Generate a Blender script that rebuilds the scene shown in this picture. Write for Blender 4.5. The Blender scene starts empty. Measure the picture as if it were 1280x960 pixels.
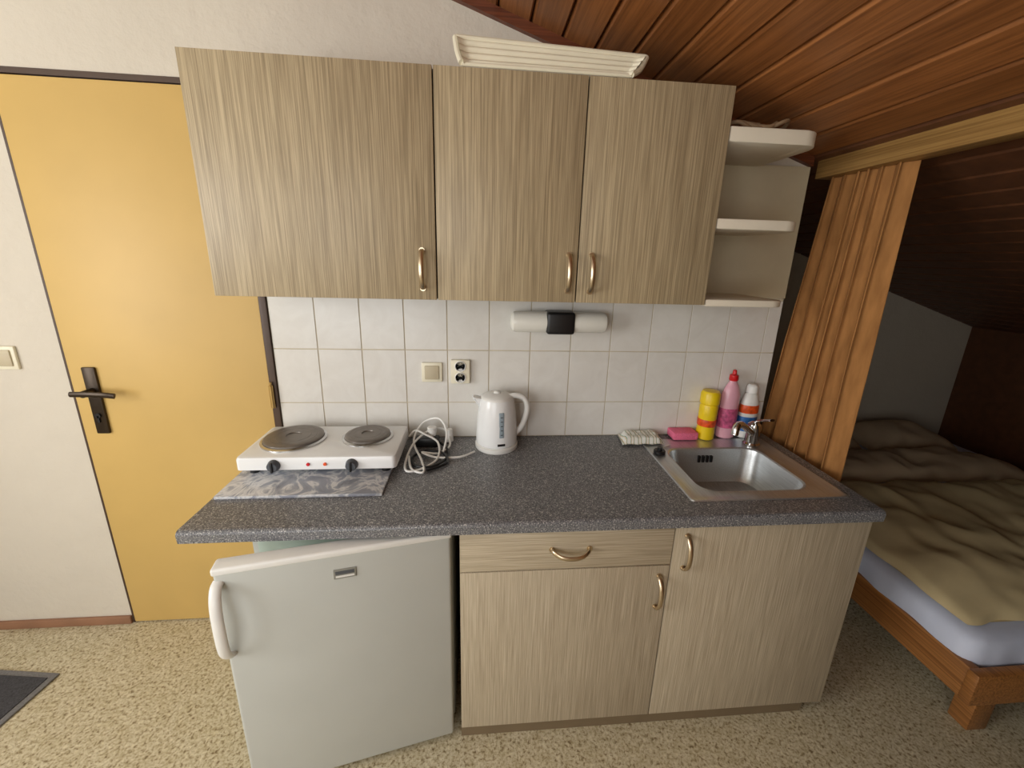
import bpy, bmesh, math, random
from mathutils import Matrix, Vector, noise
random.seed(3)
scn=bpy.context.scene
try:
    scn.view_settings.view_transform='Standard'
except Exception: pass

# ------------------------------------------------------------------ materials
def lin(c):
    return tuple(((v/255)/12.92 if v/255<=0.04045 else (((v/255)+0.055)/1.055)**2.4) for v in c)
class NT:
    def __init__(s,name):
        s.m=bpy.data.materials.new(name); s.m.use_nodes=True
        s.t=s.m.node_tree; s.n=s.t.nodes; s.b=s.n['Principled BSDF']
    def new(s,t,**k):
        x=s.n.new(t)
        for a,v in k.items(): setattr(x,a,v)
        return x
    def link(s,a,b): s.t.links.new(a,b)
    def coords(s,scale=(1,1,1)):
        tc=s.new('ShaderNodeTexCoord'); mp=s.new('ShaderNodeMapping')
        mp.inputs['Scale'].default_value=scale
        s.link(tc.outputs['Object'],mp.inputs['Vector']); return mp.outputs[0]
    def noise(s,vec,scale,detail=3,rough=.5,dist=0):
        x=s.new('ShaderNodeTexNoise'); s.link(vec,x.inputs['Vector'])
        x.inputs['Scale'].default_value=scale;x.inputs['Detail'].default_value=detail
        x.inputs['Roughness'].default_value=rough;x.inputs['Distortion'].default_value=dist
        return x.outputs[0]
    def ramp(s,fac,stops,interp='LINEAR'):
        x=s.new('ShaderNodeValToRGB'); cr=x.color_ramp; cr.interpolation=interp
        while len(cr.elements)<len(stops): cr.elements.new(.5)
        for e,(p,c) in zip(cr.elements,stops):
            e.position=p; e.color=(*c,1) if len(c)==3 else c
        s.link(fac,x.inputs[0]); return x.outputs[0]
    def mix(s,f,a,b,mode='MIX'):
        x=s.new('ShaderNodeMix',data_type='RGBA',blend_type=mode)
        for inp,v in ((x.inputs[0],f),(x.inputs[6],a),(x.inputs[7],b)):
            if hasattr(v,'default_value') or hasattr(v,'is_output'): s.link(v,inp)
            elif isinstance(v,(int,float)): inp.default_value=v
            else: inp.default_value=(*v,1)
        return x.outputs[2]
    def bump(s,h,strength=.2,dist=.002):
        x=s.new('ShaderNodeBump'); x.inputs['Strength'].default_value=strength
        x.inputs['Distance'].default_value=dist; s.link(h,x.inputs['Height'])
        s.link(x.outputs[0],s.b.inputs['Normal'])
    def fin(s,col=None,rough=.5,metal=0,**k):
        if col is not None:
            if hasattr(col,'is_output'): s.link(col,s.b.inputs['Base Color'])
            else: s.b.inputs['Base Color'].default_value=(*col,1)
        s.b.inputs['Roughness'].default_value=rough; s.b.inputs['Metallic'].default_value=metal
        for a,v in k.items(): s.b.inputs[a.replace('_',' ')].default_value=v
        return s.m
def plain(name,rgb,rough=.5,metal=0,var=.06,scale=12,bump=0,**k):
    s=NT(name); c=lin(rgb); v=s.coords()
    n=s.noise(v,scale,3)
    col=s.ramp(n,[(.3,tuple(x*(1-var) for x in c)),(.7,tuple(min(1,x*(1+var)) for x in c))])
    if bump: s.bump(n,bump,.003)
    return s.fin(col,rough,metal,**k)
def wood(name,dark,light,axis='Z',rough=.45,fine=420,coat=0,streak=.94):
    s=NT(name)
    sc={'Z':(1,1,.012),'X':(.012,1,1),'Y':(1,.012,1)}[axis]
    sc2={'Z':(1,1,.035),'X':(.035,1,1),'Y':(1,.035,1)}[axis]
    v=s.coords(sc);v2=s.coords(sc2)
    n1=s.noise(v,fine,3,.6,.2); n2=s.noise(v2,34,3,.5,.6)
    a=s.ramp(n1,[(.34,lin(dark)),(.5,tuple((x+y)/2 for x,y in zip(lin(dark),lin(light)))),(.64,lin(light))])
    b=s.ramp(n2,[(.35,(streak,streak*.985,streak*.97)),(.65,(1,1,1))])
    col=s.mix(1.0,a,b,'MULTIPLY')
    return s.fin(col,rough,0,Coat_Weight=coat)
M={}
M['wood']=wood('oak_laminate',(142,126,98),(190,173,140),'Z')
M['woodlow']=wood('oak_laminate_low',(162,148,125),(200,188,164),'Z')
M['woodx']=wood('oak_laminate_x',(162,148,125),(200,188,164),'X')
M['carc']=plain('carcass_edge',(120,104,80),.6)
M['dark']=plain('dark_gap',(28,24,20),.8)
M['door']=plain('yellow_door_paint',(208,174,104),.5,0,.05,3)
M['frame']=plain('brown_frame',(74,54,40),.5)
M['brown']=plain('bronze_handle',(62,52,42),.35,.7)
M['brass']=plain('brass',(200,170,110),.3,.9)
M['nickel']=plain('champagne_nickel',(205,188,160),.28,.95)
M['white']=plain('white_plastic',(232,232,228),.35,0,.02)
M['enamel']=plain('white_enamel',(236,238,238),.22,0,.02)
M['fridge']=plain('fridge_white',(190,193,188),.38,0,.03,4)
M['fridgein']=plain('fridge_liner',(190,206,196),.45)
M['cream']=plain('cream_board',(196,184,156),.5,0,.04)
M['shelf']=plain('shelf_board',(224,216,198),.45,0,.03)
M['creamw']=plain('cream_plastic',(238,232,208),.45,0,.03)
M['beam']=wood('ochre_beam',(140,104,56),(178,140,82),'Y',.5,160)
M['bedwood']=wood('bed_wood',(122,78,40),(168,114,62),'Y',.35,160)
M['black']=plain('black_plastic',(22,22,24),.4)
M['grey']=plain('grey_plastic',(80,84,90),.4)
M['chrome']=plain('chrome',(215,215,215),.14,1,.02)
M['iron']=plain('cast_iron',(122,116,110),.38,.45,.1,40)
M['ring']=plain('steel_ring',(200,200,200),.25,1,.02)
M['yellow']=plain('yellow_bottle',(236,204,24),.35)
M['red']=plain('red_cap',(205,20,30),.35)
M['pinkb']=plain('pink_liquid',(228,172,188),.2,0,.05)
M['pinklab']=plain('magenta_label',(200,92,134),.4,0,.4,70)
M['orange']=plain('orange_label',(222,84,30),.4,0,.3,60)
M['blue']=plain('blue_label',(50,110,180),.4,0,.3,60)
M['pink']=plain('pink_sponge',(236,116,150),.9,0,.15,300,.5)
M['label']=plain('fridge_badge',(150,152,146),.35,.4)
M['sheet']=plain('blue_white_sheet',(205,212,230),.8,0,.05,8,.15)
M['duvet']=plain('beige_duvet',(206,188,144),.85,0,.1,7,.2)
M['pillow']=plain('pillow_cloth',(190,168,138),.85,0,.1,7,.2)
M['base']=plain('baseboard_brown',(150,110,84),.5,0,.1)
M['lampw']=plain('opal_glass',(238,236,226),.25,0,.02)
M['cordm']=plain('beige_cord',(150,125,95),.7)
M['matd']=plain('mat_dark',(66,66,70),.95,0,.35,220,.4)
M['matl']=plain('mat_border',(124,124,126),.95,0,.2,220,.4)
M['greybl']=plain('gauge',(150,165,175),.3)
def plaster(name,rgb):
    s=NT(name);c=lin(rgb);v=s.coords()
    n=s.noise(v,9,5,.6);n2=s.noise(v,2,2)
    s.bump(n,.5,.016)
    return s.fin(s.ramp(n2,[(.3,tuple(x*.93 for x in c)),(.7,c)]),.85)
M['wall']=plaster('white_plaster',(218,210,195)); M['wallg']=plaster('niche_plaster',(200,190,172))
s=NT('glazed_tile');v=s.coords();n=s.noise(v,10,4,.6,1.2)
M['tile']=s.fin(s.ramp(n,[(.3,lin((222,219,212))),(.65,lin((229,227,221)))]),.26)
M['grout']=plain('grout',(204,192,166),.9)
# ceiling boards
s=NT('stained_pine');v=s.coords((1,.03,1));v2=s.coords((10,0,0));v3=s.coords((1,.15,1))
n=s.noise(v,110,5,.6,.5)
wn=s.new('ShaderNodeTexWhiteNoise',noise_dimensions='1D')
sx=s.new('ShaderNodeSeparateXYZ');s.link(v2,sx.inputs[0])
fl=s.new('ShaderNodeMath',operation='FLOOR');s.link(sx.outputs[0],fl.inputs[0]);s.link(fl.outputs[0],wn.inputs['W'])
a=s.ramp(n,[(.3,lin((122,74,38))),(.65,lin((170,110,62)))])
b=s.ramp(wn.outputs[0],[(0,(.70,.68,.66)),(1,(1.0,1.0,1.0))])
k=s.ramp(s.noise(v3,9,2,.5,.4),[(.2,(.5,.45,.4)),(.27,(1,1,1))])
M['pine']=s.fin(s.mix(1,s.mix(1,a,b,'MULTIPLY'),k,'MULTIPLY'),.36,0)
M['pinedark']=plain('dark_boards',(98,60,36),.5,0,.2,20)
M['pinetrim']=wood('trim_red',(84,42,24),(122,66,38),'X',.4,160)
# counter
s=NT('grey_speckled_laminate');v=s.coords()
n=s.noise(v,300,2,.5);n2=s.noise(v,190,3,.6)
a=s.ramp(n,[(.34,lin((70,71,74))),(.46,lin((112,113,116))),(.6,lin((126,127,130))),(.66,lin((200,198,192)))])
b=s.ramp(n2,[(.35,(.80,.80,.82)),(.55,(1,1,1))])
M['counter']=s.fin(s.mix(1,a,b,'MULTIPLY'),.36)
# floor
s=NT('speckled_lino');v=s.coords()
n=s.noise(v,105,3,.65,.4);n2=s.noise(v,26,4,.6,.5);n3=s.noise(v,190,2,.5)
a=s.ramp(n,[(.34,lin((126,108,78))),(.43,lin((186,173,140))),(.55,lin((208,199,172))),(.68,lin((222,213,184)))])
b=s.ramp(n2,[(.36,(.88,.86,.80)),(.6,(1,1,1))])
c=s.ramp(n3,[(.3,(.5,.44,.38)),(.37,(1,1,1))])
M['floor']=s.fin(s.mix(1,s.mix(1,a,b,'MULTIPLY'),c,'MULTIPLY'),.5)
# marble pad
s=NT('marbled_board');v=s.coords()
n=s.noise(v,9,5,.6,1.6)
M['pad']=s.fin(s.ramp(n,[(.3,lin((124,128,138))),(.43,lin((156,160,168))),(.5,lin((208,208,208))),(.57,lin((148,152,162))),(.75,lin((128,132,142)))]),.25)
# brushed steel
s=NT('stainless_steel');v=s.coords((1,.05,1));n=s.noise(v,260,3)
M['steel']=s.fin(s.ramp(n,[(.3,lin((184,187,188))),(.7,lin((204,207,208)))]),.36,.8)
# curtain
s=NT('ochre_velvet');v=s.coords((1,1,.2));n=s.noise(v,50,4)
s.bump(n,.1,.002);M['curt']=s.fin(s.ramp(n,[(.3,lin((146,100,52))),(.7,lin((174,122,68)))]),.9,0)
# towel stripes
s=NT('striped_towel');v=s.coords((1,1,1))
w=s.new('ShaderNodeTexWave');s.link(v,w.inputs[0]);w.inputs['Scale'].default_value=11;w.inputs['Distortion'].default_value=1.5
M['towel']=s.fin(s.ramp(w.outputs[0],[(.0,lin((235,235,228))),(.45,lin((235,235,228))),(.5,lin((60,140,110))),(.62,lin((60,140,110))),(.66,lin((236,236,230))),(.8,lin((205,160,90))),(.9,lin((235,235,228)))]),.9)

# ------------------------------------------------------------------ mesh builder
class B:
    def __init__(s): s.bm=bmesh.new(); s.mats=[]
    def mi(s,m):
        if m not in s.mats: s.mats.append(m)
        return s.mats.index(m)
    def add(s,tb,m,T=None):
        if T is not None: bmesh.ops.transform(tb,matrix=T,verts=tb.verts)
        i=s.mi(m)
        for f in tb.faces: f.material_index=i
        bmesh.ops.recalc_face_normals(tb,faces=tb.faces)
        me=bpy.data.meshes.new('tmp'); tb.to_mesh(me); tb.free(); s.bm.from_mesh(me); bpy.data.meshes.remove(me)
    def box(s,x0,x1,y0,y1,z0,z1,m,bev=0,seg=2,T=None):
        tb=bmesh.new(); bmesh.ops.create_cube(tb,size=1)
        bmesh.ops.transform(tb,matrix=Matrix.Translation(((x0+x1)/2,(y0+y1)/2,(z0+z1)/2))@Matrix.Diagonal((x1-x0,y1-y0,z1-z0,1)),verts=tb.verts)
        if bev: bmesh.ops.bevel(tb,geom=list(tb.edges),offset=bev,segments=seg,profile=.5,affect='EDGES')
        s.add(tb,m,T)
    def prism(s,poly,axis,a0,a1,m,bev=0,T=None):
        tb=bmesh.new()
        def P(p,a): 
            return {'X':(a,p[0],p[1]),'Y':(p[0],a,p[1]),'Z':(p[0],p[1],a)}[axis]
        A=[tb.verts.new(P(p,a0)) for p in poly];C=[tb.verts.new(P(p,a1)) for p in poly]
        n=len(poly); tb.faces.new(A); tb.faces.new(C[::-1])
        for i in range(n): tb.faces.new((A[i],C[i],C[(i+1)%n],A[(i+1)%n]))
        if bev: bmesh.ops.bevel(tb,geom=list(tb.edges),offset=bev,segments=2,profile=.5,affect='EDGES')
        s.add(tb,m,T)
    def loft(s,loops,m,cap0=False,cap1=True,T=None):
        tb=bmesh.new(); L=[[tb.verts.new(p) for p in l] for l in loops]; n=len(L[0])
        for a,b in zip(L,L[1:]):
            for i in range(n): tb.faces.new((a[i],a[(i+1)%n],b[(i+1)%n],b[i]))
        if cap0: tb.faces.new(L[0][::-1])
        if cap1: tb.faces.new(L[-1])
        s.add(tb,m,T)
    def lathe(s,prof,c,m,seg=40,sx=1,sy=1,T=None):
        loops=[[(c[0]+sx*r*math.cos(2*math.pi*i/seg),c[1]+sy*r*math.sin(2*math.pi*i/seg),c[2]+z) for i in range(seg)] for r,z in prof]
        s.loft(loops,m,True,True,T)
    def cyl(s,c,r,h,axis,m,r2=None,seg=32,bev=0):
        r2=r if r2 is None else r2
        R={'Z':Matrix.Identity(4),'X':Matrix.Rotation(math.pi/2,4,'Y'),'Y':Matrix.Rotation(math.pi/2,4,'X')}[axis]
        b=bev
        pr=[(r-b,-h/2),(r,-h/2+b),(r2,h/2-b),(r2-b,h/2)] if b else [(r,-h/2),(r2,h/2)]
        s.lathe(pr,(0,0,0),m,seg,T=Matrix.Translation(c)@R)
    def tube(s,pts,r,m,seg=10,closed=False,sub=8,flat=None,up=(0,0,1)):
        P=[Vector(p) for p in pts]; n=len(P); Q=[];
        if sub>1 and n>2:
            rng=range(n if closed else n-1)
            for i in rng:
                p0=P[(i-1)%n] if (closed or i>0) else P[0]; p1=P[i];p2=P[(i+1)%n]
                p3=P[(i+2)%n] if (closed or i+2<n) else P[-1]
                for k in range(sub):
                    t=k/sub
                    Q.append(.5*((2*p1)+(-p0+p2)*t+(2*p0-5*p1+4*p2-p3)*t*t+(-p0+3*p1-3*p2+p3)*t**3))
            if not closed: Q.append(P[-1])
        else: Q=P
        N=len(Q); loops=[]; nrm=None
        for i,q in enumerate(Q):
            a=Q[(i-1)%N] if (closed or i>0) else Q[0]; b=Q[(i+1)%N] if (closed or i<N-1) else Q[-1]
            t=(b-a).normalized()
            if nrm is None:
                u=Vector(up); 
                if abs(u.dot(t))>.95: u=Vector((1,0,0))
                nrm=(u-t*u.dot(t)).normalized()
            else: nrm=(nrm-t*nrm.dot(t)).normalized()
            bi=t.cross(nrm)
            f=flat or (1,1); rr=r(i/(N-1)) if callable(r) else r
            loops.append([tuple(q+nrm*(math.cos(2*math.pi*k/seg)*rr*f[0])+bi*(math.sin(2*math.pi*k/seg)*rr*f[1])) for k in range(seg)])
        if closed: loops.append(loops[0]); s.loft(loops,m,False,False)
        else: s.loft(loops,m,True,True)
    def sheet(s,fn,nu,nv,m):
        tb=bmesh.new(); V=[[tb.verts.new(fn(i/nu,j/nv)) for i in range(nu+1)] for j in range(nv+1)]
        for j in range(nv):
            for i in range(nu): tb.faces.new((V[j][i],V[j][i+1],V[j+1][i+1],V[j+1][i]))
        s.add(tb,m)
    def done(s,name,angle=35,parent=None):
        me=bpy.data.meshes.new(name); s.bm.to_mesh(me); s.bm.free()
        for m in s.mats: me.materials.append(M[m])
        me.shade_smooth()
        try: me.set_sharp_from_angle(angle=math.radians(angle))
        except Exception: pass
        o=bpy.data.objects.new(name,me); bpy.context.collection.objects.link(o)
        if parent is not None: o.parent=parent
        return o
def rrect(cx,cy,w,h,r,z,n=6):
    out=[]
    for (sx,sy,a0) in ((1,1,0),(-1,1,90),(-1,-1,180),(1,-1,270)):
        for k in range(n+1):
            a=math.radians(a0+90*k/n)
            out.append((cx+sx*(w/2-r)+r*math.cos(a),cy+sy*(h/2-r)+r*math.sin(a),z))
    return out

# ------------------------------------------------------------------ constants
H=.815;W=1.92;D=.554
U0=.027;DU=.294;ZT=1.950;ZB=1.370
XE=1.90
zc=lambda x:1.845-.325*(x-1.94)
XL=-1.75;YF=-3.2;YN=1.1;XR=4.2

# ------------------------------------------------------------------ room
b=B();b.box(XL-.1,XR+.1,YF-.1,YN+.1,-.05,0,'floor');b.done('floor')
b=B()
b.box(XL-.1,-.667,0,.12,0,2.5,'wall');b.box(-.667,.02,0,.12,1.98,2.5,'wall')
b.prism([(.02,0),(XE,0),(XE,zc(XE)+.01),(.3,zc(.3)+.01),(.3,2.5),(.02,2.5)],'Y',0,.12,'wall');b.done('wall_back')
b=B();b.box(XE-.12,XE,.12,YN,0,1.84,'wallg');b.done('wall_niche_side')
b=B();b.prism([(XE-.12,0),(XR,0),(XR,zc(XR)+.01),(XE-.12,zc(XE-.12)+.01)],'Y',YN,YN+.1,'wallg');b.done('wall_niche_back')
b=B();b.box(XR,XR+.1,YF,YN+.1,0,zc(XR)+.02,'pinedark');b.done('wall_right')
b=B();wy0,wy1,wz0,wz1=-2.5,-1.0,.85,2.15
b.box(XL-.1,XL,YF,wy0,0,2.5,'wall');b.box(XL-.1,XL,wy1,.12,0,2.5,'wall');b.box(XL-.1,XL,wy0,wy1,0,wz0,'wall');b.box(XL-.1,XL,wy0,wy1,wz1,2.5,'wall');b.done('wall_left')
b=B()
for a,c in ((wy0,wy0+.06),(wy1-.06,wy1),((wy0+wy1)/2-.04,(wy0+wy1)/2+.04)): b.box(XL-.07,XL-.01,a,c,wz0,wz1,'white',.004)
for a,c in ((wz0,wz0+.06),(wz1-.06,wz1)): b.box(XL-.07,XL-.01,wy0,wy1,a,c,'white',.004)
b.done('window_1')
fx0,fx1,fz0,fz1=-1.3,.3,.5,2.15
b=B();b.box(XL-.1,fx0,YF-.1,YF,0,2.5,'wall');b.box(fx1,XR,YF-.1,YF,0,2.5,'wall');b.box(fx0,fx1,YF-.1,YF,0,fz0,'wall');b.box(fx0,fx1,YF-.1,YF,fz1,2.5,'wall');b.done('wall_front')
b=B();fm=(fx0+fx1)/2
for a,c in ((fx0,fx0+.06),(fx1-.06,fx1),(fm-.04,fm+.04)): b.box(a,c,YF-.07,YF-.01,fz0,fz1,'white',.004)
for a,c in ((fz0,fz0+.06),(fz1-.06,fz1)): b.box(fx0,fx1,YF-.07,YF-.01,a,c,'white',.004)
b.done('window_2')
# ceiling
b=B();x=.2
b.box(XL-.1,.2,YF-.1,.12,2.415,2.5,'wall')
b.prism([(.2,zc(.2)+.016),(XR+.1,zc(XR+.1)+.016),(XR+.1,zc(XR+.1)+.06),(.2,zc(.2)+.06)],'Y',YF-.1,YN+.1,'dark')
while x<XR:
    x1=x+.1
    p=[(x+.008,zc(x+.008)),(x1-.008,zc(x1-.008)),(x1-.002,zc(x1)+.008),(x1-.002,zc(x1)+.017),(x+.002,zc(x)+.017),(x+.002,zc(x)+.008)]
    b.prism(p,'Y',YF-.1,YN+.1,'pine' if x<1.9 else 'pinedark'); x=x1  # boards past the beam take the darker tone
b.done('ceiling')
b=B();b.prism([(.3,zc(.3)-.03),(XE,zc(XE)-.03),(XE,zc(XE)),(.3,zc(.3))],'Y',-.02,0,'pinetrim');b.done('trim_1')
b=B();b.box(1.93,1.99,YF,.0,1.79,1.856,'beam',.003);b.done('beam')
b=B();b.box(XL,-.669,-.012,0,0,.036,'base',.003);b.done('baseboard_back')
# backsplash tiles
b=B();b.box(.022,XE,-.003,0,H,1.369,'grout')
xs=[.022]+[.1741+.152*i for i in range(12)]
xs=[v for v in xs if v<XE-.01]+[XE]
zs=[H+.001,.957,1.159,1.361]
for i in range(len(xs)-1):
    for j in range(3):
        b.box(xs[i]+.0016,xs[i+1]-.0016,-.006,-.001,zs[j]+.0016,zs[j+1]-.0016,'tile',.001,2)
b.done('trim_2_backsplash_tiles',20)
# door
b=B();b.box(-.658,-.006,-.006,.03,.006,1.962,'door',.003)
b.done('door_1')
b=B();b.box(-.667,-.660,-.003,.1,0,1.98,'frame');b.box(-.004,.02,-.012,.1,0,1.98,'frame',.002);b.box(-.667,.02,-.004,.1,1.966,1.982,'frame');b.done('trim_3_door_frame')
b=B();o_=.022
b.box(-.632+o_,-.590+o_,-.016,-.0065,.845,1.09,'brown',.004)
b.cyl((-.611+o_,-.03,1.005),.012,.05,'Y','brown')
b.tube([(-.65+o_,-.052,1.005),(-.59+o_,-.056,1.006),(-.54+o_,-.055,1.003),(-.515+o_,-.05,.998)],.009,'brown',flat=(1.1,.8))
b.cyl((-.611+o_,-.018,.915),.009,.006,'Y','black');b.box(-.614+o_,-.608+o_,-.021,-.016,.89,.915,'black');b.done('door_handle')
b=B();b.cyl((.004,-.02,.985),.007,.085,'Z','brass',bev=.001);b.cyl((.004,-.02,1.034),.004,.012,'Z','brass');b.done('door_hinge')

# ------------------------------------------------------------------ handles
def bow_v(b,x,y,z0,z1):
    zm=(z0+z1)/2
    b.tube([(x,y,z0),(x,y-.014,z0+.004),(x,y-.028,z0+.025),(x,y-.032,zm),(x,y-.028,z1-.025),(x,y-.014,z1-.004),(x,y,z1)],.0058,'nickel',12,flat=(1.25,.8),up=(1,0,0))
    for z in (z0,z1): b.cyl((x,y-.002,z),.008,.004,'Y','nickel')
def bow_h(b,x0,x1,y,z):
    xm=(x0+x1)/2
    b.tube([(x0,y,z+.004),(x0+.004,y-.014,z+.003),(x0+.025,y-.028,z-.003),(xm,y-.032,z-.005),(x1-.025,y-.028,z-.003),(x1-.004,y-.014,z+.003),(x1,y,z+.004)],.0058,'nickel',12,flat=(1.25,.8))
    for x in (x0,x1): b.cyl((x,y-.002,z+.004),.008,.004,'Y','nickel')

# ------------------------------------------------------------------ upper cabinets
b=B();b.box(U0,U0+1.4,-DU+.02,-.007,ZB+.002,ZT-.002,'carc')
b.box(U0+.004,U0+1.396,-DU+.0175,-DU+.02,ZB+.004,ZT-.004,'dark')
for a,c in ((0,.6),(.6,1.0),(1.0,1.4)):
    b.box(U0+a+.002,U0+c-.002,-DU,-DU+.0175,ZB,ZT,'wood',.0012)
bow_v(b,.588,-DU,1.402,1.505);bow_v(b,1.0,-DU,1.402,1.505);bow_v(b,1.066,-DU,1.402,1.505)
b.done('wall_cabinet')
# shelf unit
b=B()
def shelf(z0,z1,x1=1.695):
    r=.05;x0=1.4285;y0=-.292
    poly=[(x0,-.007),(x0,y0)]+[(x1-r+r*math.sin(a),y0+r-r*math.cos(a)) for a in [math.pi/2*i/8 for i in range(9)]]+[(x1,-.05),(x1-.02,-.007)]
    b.prism(poly,'Z',z0,z1,'shelf',.003)
shelf(1.818,1.856,1.705);shelf(1.59,1.618);shelf(1.366,1.386)
b.box(1.43,1.893,-.018,-.0065,1.372,1.825,'cream')
b.done('corner_shelf')
# ribbed tray on top of cabinet
b=B()
def trayf(u,v):
    x0=.705-.02*v;x1=1.135+.05*v
    x=x0+(x1-x0)*u
    rib=.008*abs(math.sin(v*math.pi*4.0))
    end=.012*(max(0,abs(u-.5)*2-.93)/.07)
    t=.076-.014*u
    return (x,-.285+.045*v-rib-end,1.956+t*v+rib*.3)
b.sheet(trayf,60,48,'creamw')
b.tube([(.685,-.247,2.032),(.9,-.247,2.026),(1.185,-.247,2.018)],.007,'creamw')
b.tube([(.700,-.292,1.959),(.69,-.27,1.99),(.683,-.245,2.032)],.008,'creamw')
b.tube([(1.137,-.292,1.959),(1.165,-.27,1.98),(1.188,-.245,2.018)],.008,'creamw')
b.tube([(.700,-.290,1.957),(.9,-.290,1.957),(1.137,-.290,1.957)],.005,'creamw')
b.prism([(-.285,1.953),(-.24,2.028),(-.12,1.962),(-.12,1.953)],'X',.70,.706,'creamw');b.prism([(-.285,1.953),(-.24,2.014),(-.12,1.962),(-.12,1.953)],'X',1.13,1.136,'creamw')
b.box(.70,1.136,-.27,-.12,1.951,1.956,'creamw',.002)
b.done('ribbed_plastic_tray')
b=B()
for i in range(4):
    c=1.50+.035*i
    b.tube([(c+.04*math.cos(a),-.20+.04*math.sin(a),1.875+.004*i+.010*math.sin(a*2+i)) for a in [2*math.pi*j/9 for j in range(9)]],.0055,'cordm',8,True)
b.done('coiled_rope')

# ------------------------------------------------------------------ worktop
b=B();hx0,hx1,hy0,hy1=1.425,1.805,-.452,-.128;t=.038
b.box(0,hx0,-.50,-.001,H-t,H,'counter');b.box(hx1,W,-.50,-.001,H-t,H,'counter')
b.box(hx0,hx1,hy1,-.001,H-t,H,'counter');b.box(hx0,hx1,-.50,hy0,H-t,H,'counter')
r=.012
prof=[(-.50,H),(-D+r,H)]+[(-D+r-r*math.sin(a),H-r+r*math.cos(a)) for a in [math.pi/2*i/6 for i in range(1,7)]]+[(-D+.002,H-t+.004),(-D+.008,H-t),(-.50,H-t)]
b.prism(prof,'X',0,W,'counter')
b.done('worktop')
# ------------------------------------------------------------------ base cabinet
b=B();F=-.524;c0=.694;c1=1.92;cm=1.308
for a,c in ((c0,c0+.016),(cm-.008,cm+.008),(c1-.016,c1)): b.box(a,c,F+.019,-.02,.05,H-t-.001,'woodlow')
b.box(c0+.016,c1-.016,F+.019,-.02,.05,.066,'carc');b.box(c0+.016,c1-.016,-.03,-.02,.066,H-t-.001,'carc')
b.box(c0+.016,c1-.016,F+.019,F+.03,H-t-.05,H-t-.001,'dark')
b.box(c0+.002,cm-.002,F,F+.018,.638,H-t-.004,'woodx',.0012)
b.box(c0+.002,cm-.002,F,F+.018,.048,.634,'woodlow',.0012)
b.box(cm+.002,c1,F,F+.018,.048,H-t-.004,'woodlow',.0012)
b.box(c0,c1-.06,-.515,-.50,0,.05,'carc');b.box(c0,c0+.016,-.50,-.05,0,.05,'carc');b.box(c1-.076,c1-.06,-.50,-.05,0,.05,'carc')
bow_h(b,.952,1.06,F,.70);bow_v(b,1.277,F,.49,.60);bow_v(b,1.346,F,.625,.735)
b.done('base_cabinet')
# ------------------------------------------------------------------ fridge
b=B()
b.box(.125,.672,-.47,-.04,.03,.762,'fridge',.006)
b.box(.145,.652,-.478,-.468,.06,.74,'fridgein',.002)
for x_ in (.16,.63):
    for y_ in (-.44,-.08): b.cyl((x_,y_,.015),.015,.03,'Z','black')
hp=Vector((.672,-.522,0)); ang=math.atan2(-.112,-.548)
T=Matrix.Translation(hp)@Matrix.Rotation(ang-math.pi,4,'Z')
b.box(-.56,0,0,.042,.022,.762,'fridge',.009,3,T)
b.box(-.54,-.02,.040,.052,.05,.74,'fridgein',.004,2,T)
b.box(-.563,.002,-.001,.044,.748,.768,'white',.006,3,T)
b.box(-.30,-.245,-.003,.002,.684,.712,'label',.001,1,T)
b.box(-.295,-.250,-.004,-.002,.698,.707,'grey',0,1,T);b.box(-.295,-.250,-.004,-.002,.689,.694,'white',0,1,T)
def P(x,y,z): return tuple(T@Vector((x,y,z)))
b.tube([P(-.550,.006,.730),P(-.552,-.012,.722),P(-.550,-.032,.69),P(-.548,-.040,.625),P(-.550,-.032,.56),P(-.552,-.012,.525),P(-.550,.006,.516)],.010,'white',14,flat=(1.35,.75),up=(1,0,0))
b.done('mini_fridge')
# ------------------------------------------------------------------ sink
b=B();ox,oy,ow,oh=1.622,-.268,.505,.425
ix,iy,iw,ih=1.612,-.286,.355,.286
L=[rrect(ox,oy,ow,oh,.012,H+.0005),rrect(ox,oy,ow-.004,oh-.004,.011,H+.004),rrect(ox,oy,ow-.018,oh-.018,.010,H+.004),
 rrect(ox,oy,ow-.026,oh-.026,.010,H+.0025),rrect(ix,iy,iw+.022,ih+.022,.062,H+.0025),rrect(ix,iy,iw+.012,ih+.012,.058,H+.0045),rrect(ix,iy,iw,ih,.055,H+.001),
 rrect(ix,iy,iw-.008,ih-.008,.055,H-.02),rrect(ix,iy,iw-.03,ih-.03,.055,H-.105),rrect(ix,iy,iw-.05,ih-.05,.055,H-.122),rrect(ix,iy,iw-.10,ih-.10,.05,H-.128),rrect(ix,iy,.10,.10,.045,H-.130),rrect(ix,iy,.07,.07,.03,H-.134)]
b.loft(L,'steel')
b.cyl((ix,iy,H-.131),.034,.004,'Z','chrome');b.cyl((ix,iy,H-.128),.012,.004,'Z','black')
for i in range(4): b.box(ix-.045+.016*i,ix-.037+.016*i,iy+ih/2-.014,iy+ih/2-.004,H-.047,H-.022,'black')
b.cyl((1.402,-.175,H+.010),.021,.014,'Z','black',bev=.003);b.cyl((1.402,-.175,H+.021),.009,.012,'Z','black')
b.tube([(1.405,-.175,H+.02),(1.415,-.15,H+.008),(1.44,-.13,H+.006),(1.47,-.115,H+.006)],.0018,'chrome',6)
b.done('kitchen_sink')
b=B();fx,fy=1.800,-.108
b.lathe([(.031,0),(.031,.006),(.026,.012),(.024,.056),(.026,.070),(.023,.084),(.012,.092)],(fx,fy,H+.003),'chrome')
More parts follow.
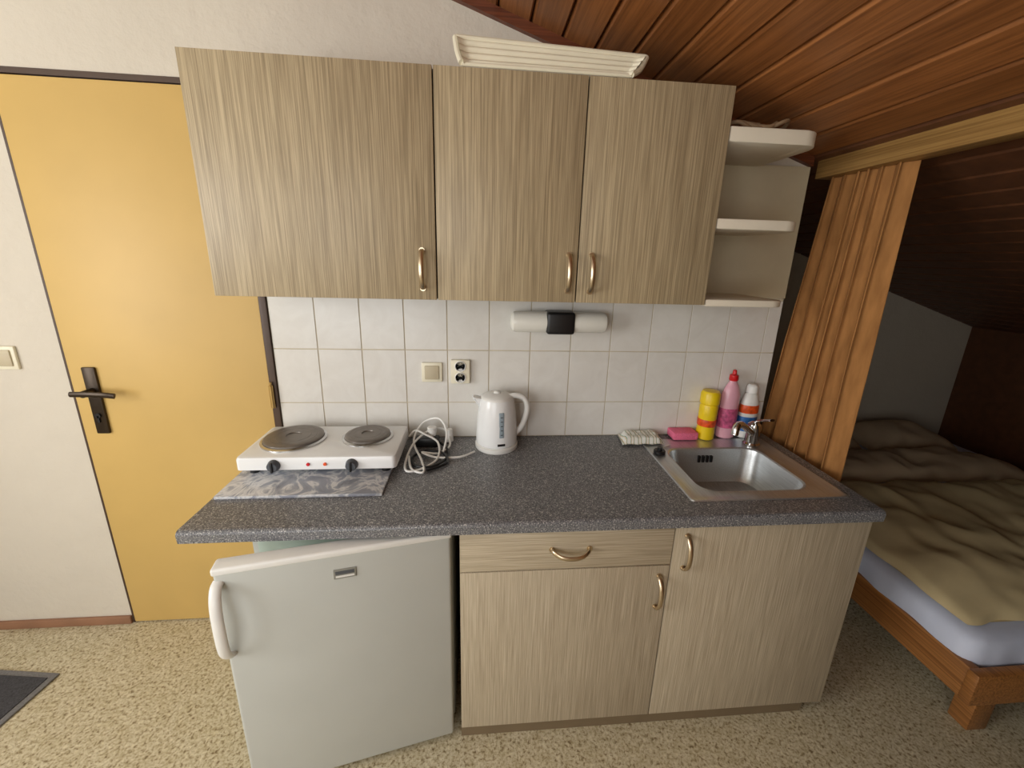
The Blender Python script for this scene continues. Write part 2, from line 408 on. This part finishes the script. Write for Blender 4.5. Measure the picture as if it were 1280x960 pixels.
b.tube([(fx-.005,fy-.005,H+.050),(fx-.045,fy-.035,H+.076),(fx-.095,fy-.075,H+.110),(fx-.132,fy-.10,H+.128),(fx-.150,fy-.112,H+.120),(fx-.155,fy-.116,H+.096)],.0125,'chrome',16)
b.tube([(fx,fy,H+.090),(fx+.004,fy-.02,H+.108),(fx+.010,fy-.075,H+.132)],.008,'chrome',12,flat=(.6,1.4))
b.done('faucet')
# ------------------------------------------------------------------ hob
b=B();b.box(.008,.468,-.412,-.03,H+.0005,H+.010,'pad',.002);b.done('marbled_cutting_board')
b=B();zb=H+.0105
x0,x1,y0,y1=.012,.488,-.302,-.055
L=[rrect((x0+x1)/2,(y0+y1)/2,x1-x0-.02,y1-y0-.02,.012,zb+.014),rrect((x0+x1)/2,(y0+y1)/2,x1-x0,y1-y0,.014,zb+.020),rrect((x0+x1)/2,(y0+y1)/2,x1-x0,y1-y0,.014,zb+.052),rrect((x0+x1)/2,(y0+y1)/2,x1-x0-.006,y1-y0-.006,.012,zb+.059),rrect((x0+x1)/2,(y0+y1)/2,x1-x0-.016,y1-y0-.016,.010,zb+.061)]
b.loft(L,'enamel',True,True)
for x_ in (.05,.45):
    for y_ in (-.27,-.09): b.cyl((x_,y_,zb+.008),.014,.016,'Z','black')
for cx,cy,r_ in ((.132,-.168,.092),(.368,-.155,.074)):
    z=zb+.061
    b.lathe([(r_+.009,0),(r_+.009,.004),(r_+.002,.007),(r_,.006)],(cx,cy,z),'ring',48)
    b.lathe([(r_-.001,.0),(r_-.001,.012),(r_-.006,.015),(r_*.8,.015),(r_*.79,.0143),(r_*.78,.015),(r_*.6,.015),(r_*.59,.0143),(r_*.58,.015),(r_*.28,.015),(r_*.26,.012),(.002,.012)],(cx,cy,z),'iron',48)
for kx in (.125,.355):
    b.cyl((kx,y0-.008,zb+.036),.019,.018,'Y','grey',.016,28,.002);b.box(kx-.003,kx+.003,y0-.022,y0-.014,zb+.020,zb+.052,'black',.001)
for kx in (.225,.275): b.cyl((kx,y0-.002,zb+.038),.005,.004,'Y','red' if kx<.25 else 'orange')
b.done('double_hot_plate')
# cords
b=B()
z=H+.008
b.tube([(.494,-.09,H+.04),(.515,-.08,H+.06),(.55,-.10,H+.055),(.60,-.12,H+.03),(.605,-.20,z),(.56,-.27,z),(.515,-.28,z),(.505,-.22,z+.01),(.52,-.13,z+.03),(.57,-.07,z+.05),(.62,-.05,z+.04),(.64,-.10,z),(.60,-.16,z),(.55,-.17,z+.01),(.60,-.19,z),(.68,-.19,z),(.731,-.15,z)],.0038,'white',8)
b.tube([(.51,-.20,z+.01),(.53,-.27,z),(.57,-.29,z),(.555,-.22,z+.005),(.515,-.12,z+.03),(.54,-.05,z+.07),(.60,-.06,z+.09),(.63,-.10,z+.05),(.62,-.17,z)],.0038,'white',8)
b.tube([(.51,-.06,z),(.55,-.04,z+.01),(.62,-.10,z),(.64,-.18,z),(.60,-.25,z),(.54,-.25,z),(.52,-.19,z),(.56,-.15,z+.006),(.62,-.17,z+.006),(.64,-.23,z),(.58,-.28,z)],.0045,'black',8)
b.box(.515,.60,-.10,-.06,H+.001,H+.035,'black',.005,2)
b.cyl((.575,-.075,H+.055),.014,.035,'Z','white',.018,20,.003)
b.cyl((.635,-.055,H+.03),.016,.05,'Z','white',.012,20,.003)
b.done('power_cords')
# kettle
b=B();kx,ky=.811,-.088
b.lathe([(.076,0),(.078,.004),(.078,.016),(.070,.020)],(kx,ky,H+.0005),'white')
b.lathe([(.071,.020),(.075,.024),(.075,.05),(.072,.10),(.066,.155),(.061,.185),(.059,.190)],(kx,ky,H),'enamel',48)
b.lathe([(.059,.190),(.057,.195),(.050,.200),(.030,.206),(.014,.208),(.010,.214),(.004,.216)],(kx,ky,H),'white',40)
b.prism([(-.050,.150),(-.064,.158),(-.088,.192),(-.084,.196),(-.05,.190)],'Y',-.018,.018,'enamel',.005,Matrix.Translation((kx,ky,H)))
b.tube([(kx+.040,ky,H+.192),(kx+.070,ky,H+.197),(kx+.098,ky,H+.186),(kx+.110,ky,H+.155),(kx+.105,ky,H+.115),(kx+.092,ky,H+.078),(kx+.070,ky,H+.052)],.011,'white',14,flat=(1.0,.95),up=(0,1,0))
TK=Matrix.Translation((kx,ky,H))@Matrix.Rotation(math.radians(12),4,'Z')
TK2=TK@Matrix.Rotation(math.radians(-4),4,'X')
b.box(-.010,.010,-.079,-.062,.055,.150,'greybl',.004,2,TK2)
for i in range(5): b.box(-.004,.004,-.0805,-.078,.068+.016*i,.070+.016*i,'black',0,1,TK2)
b.box(-.015,.012,-.0765,-.072,.032,.040,'black',0,1,TK)
b.done('electric_kettle')
# sink-side items
b=B()
def cloth(u,v):
    x=1.29+.155*u+.015*v; y=-.105+.09*v
    e=min(u,1-u,v,1-v); z=H+.008+.022*min(1,e*9)+.004*noise.noise(Vector((u*6,v*6,1)))
    return (x,y,z)
b.sheet(cloth,30,20,'towel')
b.sheet(lambda u,v:(1.285+.165*u+.012*v,-.112+.10*v,H+.0075+.003*abs(math.sin(u*9+v*5))),30,20,'towel')
b.done('dish_towel')
b=B();b.box(1.502,1.602,-.075,-.012,H+.006,H+.036,'pink',.005,2);b.done('sponge')
b=B();bx,by=1.643,-.046
b.lathe([(.030,0),(.034,.004),(.034,.03),(.032,.06),(.034,.10),(.034,.135),(.031,.143)],(bx,by,H+.005),'yellow',32)
b.lathe([(.0340,.060),(.0346,.062),(.0350,.086),(.0345,.088)],(bx,by,H),'orange',32)
b.lathe([(.031,.143),(.036,.147),(.036,.185),(.030,.196),(.010,.199)],(bx,by,H+.005),'yellow',32)
b.done('cleaning_powder_bottle')
b=B();bx,by=1.730,-.040
b.lathe([(.030,0),(.036,.005),(.037,.05),(.034,.09),(.036,.13),(.036,.18),(.024,.215),(.014,.232),(.014,.238)],(bx,by,H+.005),'pinkb',32,1,.7)
b.lathe([(.0365,.045),(.0382,.05),(.0372,.11),(.036,.125)],(bx,by,H+.005),'pinklab',32,1,.72)
b.lathe([(.015,.236),(.017,.240),(.016,.258),(.008,.262),(.007,.276),(.004,.279)],(bx,by,H+.005),'red',24)
b.done('dish_soap_bottle')
b=B();bx,by=1.816,-.038
b.lathe([(.032,0),(.037,.005),(.037,.10),(.034,.15),(.026,.178),(.019,.185)],(bx,by,H+.005),'white',32,1,.72)
b.lathe([(.037,.03),(.0378,.035),(.0378,.085),(.037,.09)],(bx,by,H+.005),'blue',32,1,.74)
b.lathe([(.0368,.105),(.0376,.108),(.0372,.130),(.0355,.138)],(bx,by,H+.005),'orange',32,1,.74)
b.lathe([(.020,.185),(.022,.188),(.020,.214),(.014,.220),(.004,.221)],(bx,by,H+.005),'white',24)
b.done('scouring_cream_bottle')
# ------------------------------------------------------------------ electrics
b=B();b.box(.536,.610,-.017,-.0072,1.040,1.114,'creamw',.003);b.box(.547,.599,-.021,-.016,1.051,1.103,'cream',.003);b.done('light_switch')
b=B();b.box(-.885,-.805,-.010,-.0002,1.08,1.16,'creamw',.003);b.box(-.873,-.817,-.015,-.009,1.092,1.148,'cream',.003);b.done('light_switch')
b=B();b.box(.642,.712,-.024,-.0072,1.036,1.126,'creamw',.004)
for z in (1.060,1.103):
    b.lathe([(.020,0),(.0205,.004),(.018,.005),(.017,.001),(.002,.001)],(0,0,0),'white',28,T=Matrix.Translation((.677,-.023,z))@Matrix.Rotation(math.pi/2,4,'X'))
    for dx in (-.008,.008): b.cyl((.677+dx,-.0255,z),.0028,.004,'Y','black',seg=12)
    b.cyl((.677,-.0265,z+.010),.002,.006,'Y','ring',seg=10)
b.done('power_outlet')
b=B()
for sgn,xa in ((-1,.855),(1,1.205)):
    R=Matrix.Translation((xa,-.05,1.275))@Matrix.Rotation(-sgn*math.pi/2,4,'Y')
    b.lathe([(.006,0),(.024,.002),(.034,.010),(.037,.022),(.037,.13)],(0,0,0),'lampw',36,T=R)
b.box(.980,1.080,-.092,-.008,1.236,1.314,'black',.010,3)
b.done('wall_lamp')
# ------------------------------------------------------------------ curtains
def make_curtain(y_r,y_l,flare,folds,nu,seed):
    b=B()
    def curt(u,v):
        z=1.792-(1.792-.03)*v
        yl=y_l+flare*min(1,v*1.5)
        y=y_r+(yl-y_r)*u
        kf=max(1,folds/6)
        w_=u+.022*math.sin(u*2*math.pi*1.7+seed)/kf+.012*math.sin(v*2.4+u*7)/kf
        ph=w_*2*math.pi*folds
        amp=.030*(.6+.4*min(1,v*3))*(.85+.15*math.sin(u*13+seed+v*1.5))
        # omega-shaped pleats: sideways roll makes each ridge overhang its valley
        return (1.972+amp*math.sin(ph)+.003*noise.noise(Vector((u*6,v*3,seed))),
                y+.011*math.sin(2*ph+.6)+.005*math.sin(v*4+u*6),z)
    b.sheet(curt,nu,80,'curt')
    b.done('curtain',180)
make_curtain(-.316,-.035,.10,6,420,1.3)
make_curtain(-3.1,-1.3,0,30,1200,2.1)  # added curtain, out of view: blocks window light from reaching the niche
# ------------------------------------------------------------------ bed
bed=bpy.data.objects.new('bed',None);bpy.context.collection.objects.link(bed)
b=B();bx0,bx1,by0,by1=2.29,3.95,-.62,1.06
b.box(bx0,bx0+.035,by0,by1,.165,.285,'bedwood',.004);b.box(bx1-.035,bx1,by0,by1,.165,.285,'bedwood',.004)
b.box(bx0-.005,bx1+.005,by0-.03,by0+.002,.165,.285,'bedwood',.004);b.box(bx0,bx1,by1-.03,by1,.165,.285,'bedwood',.004)
for x_ in (bx0+.09,bx1-.15):
    for y_ in (by0+.005,by1-.12): b.box(x_,x_+.075,y_,y_+.06,0,.168,'bedwood',.004)
b.box(bx0+.035,bx1-.035,by0,by1-.03,.20,.22,'bedwood')
b.done('frame',parent=bed)
b=B()
def dens(cx,cy,w,h,r,z,wob):
    pts=rrect(cx,cy,w,h,r,z,6);out=[]
    for i,p in enumerate(pts):
        q=pts[(i+1)%len(pts)];d=math.dist(p,q);k_=max(1,int(d/.02)) if d>.1 else 1
        for j in range(k_):
            t_=j/k_;a=[p[m]*(1-t_)+q[m]*t_ for m in range(3)]
            n_=wob*noise.noise(Vector((a[0]*10,a[1]*10,z*6)))
            out.append((a[0]+n_,a[1]+n_,a[2]+n_*.6))
    return out
mc=((bx0+bx1)/2,(by0+by1)/2-.01)
w_,h_=bx1-bx0-.02,by1-by0-.04
def dl(dw,z,wob): return [ (mc[0]+(p[0]-mc[0])*(w_+dw)/w_,mc[1]+(p[1]-mc[1])*(h_+dw)/h_,p[2]-0) for p in dens(mc[0],mc[1],w_,h_,.05,z,wob)]
b.loft([dl(-.04,.225,0),dl(.0,.262,.012),dl(.01,.30,.016),dl(.0,.340,.010),dl(-.03,.362,.006),dl(-.10,.370,.003)],'sheet',True,True)
b.done('mattress',60,parent=bed)
def puff(name,cx,cy,w,h,z,ht,mat,rot=0,wr=.02,p=5,fr=6,seed=0):
    b=B();R=Matrix.Rotation(rot,3,'Z')
    def f(u,v):
        a=(u-.5)*2;c=(v-.5)*2
        e=max(0,1-abs(a)**p)**.5*max(0,1-abs(c)**p)**.5
        q=R@Vector((a*w/2,c*h/2,0))
        n_=noise.noise(Vector((q.x*fr+seed,q.y*fr,seed)))+.5*noise.noise(Vector((q.x*fr*2.3+seed,q.y*fr*1.4,seed+3)))
        ridge=1-abs(noise.noise(Vector((q.x*fr*.9+seed+9,q.y*fr*.6,2))))*2
        return (cx+q.x+.02*n_,cy+q.y+.02*n_,z+ht*e+(wr*n_+wr*.8*max(0,ridge-.4))*e)
    b.sheet(f,90,90,mat); 
    b.sheet(lambda u,v:(lambda q:(cx+q.x,cy+q.y,z))(R@Vector(((u-.5)*w,(v-.5)*h,0))),2,2,mat)
    return b.done(name,60)
puff('duvet',3.10,-.135,1.50,.83,.376,.065,'duvet',-.01,.022,6,6,1)
puff('duvet',3.12,.46,1.46,.30,.376,.08,'pillow',-.02,.022,4,6,5)
puff('pillow',2.85,.83,.60,.32,.376,.12,'pillow',.02,.018,3,5,8)
puff('pillow',3.52,.83,.58,.32,.376,.11,'pillow',-.02,.018,3,5,12)
# ------------------------------------------------------------------ door mat
b=B();T=Matrix.Translation((-.75,-.22,0))@Matrix.Rotation(math.radians(-7),4,'Z')
b.box(-.62,0,-.42,0,.0005,.008,'matl',.002,2,T);b.box(-.60,-.02,-.40,-.02,.006,.011,'matd',.001,1,T);b.done('doormat')

# ------------------------------------------------------------------ lights
def area(name,loc,rot,sx,sy,p,col):
    l=bpy.data.lights.new(name,'AREA');l.shape='RECTANGLE';l.size=sx;l.size_y=sy;l.energy=p;l.color=col
    o=bpy.data.objects.new(name,l);o.location=loc;o.rotation_euler=rot;bpy.context.collection.objects.link(o)
area('window_light_left',(XL-.12,(wy0+wy1)/2,(wz0+wz1)/2),(0,-math.pi/2,0),wz1-wz0,wy1-wy0,58,(1,.99,.975))
area('window_light_front',(fm,YF-.12,(fz0+fz1)/2),(math.pi/2,0,0),fx1-fx0,fz1-fz0,36,(1,.99,.975))
w=bpy.data.worlds.new('sky');w.use_nodes=True;scn.world=w
w.node_tree.nodes['Background'].inputs[0].default_value=(.75,.85,1,1);w.node_tree.nodes['Background'].inputs[1].default_value=.6

# ------------------------------------------------------------------ camera
yaw,pitch,roll,f=.0935,.2660,.0288,516.16
F_=Vector((math.sin(yaw)*math.cos(pitch),math.cos(yaw)*math.cos(pitch),-math.sin(pitch)))
R_=Vector((math.cos(yaw),-math.sin(yaw),0));U_=R_.cross(F_)
r2=math.cos(roll)*R_+math.sin(roll)*U_;u2=-math.sin(roll)*R_+math.cos(roll)*U_
cam=bpy.data.cameras.new('camera');cam.sensor_width=36;cam.lens=f/1280*36;cam.shift_x=-6.48/1280;cam.shift_y=-17.52/1280;cam.clip_start=.02
co=bpy.data.objects.new('camera',cam);bpy.context.collection.objects.link(co)
mw=Matrix(((r2.x,u2.x,-F_.x,.7484),(r2.y,u2.y,-F_.y,-1.4982),(r2.z,u2.z,-F_.z,1.4933),(0,0,0,1)))
co.matrix_world=mw
scn.camera=co
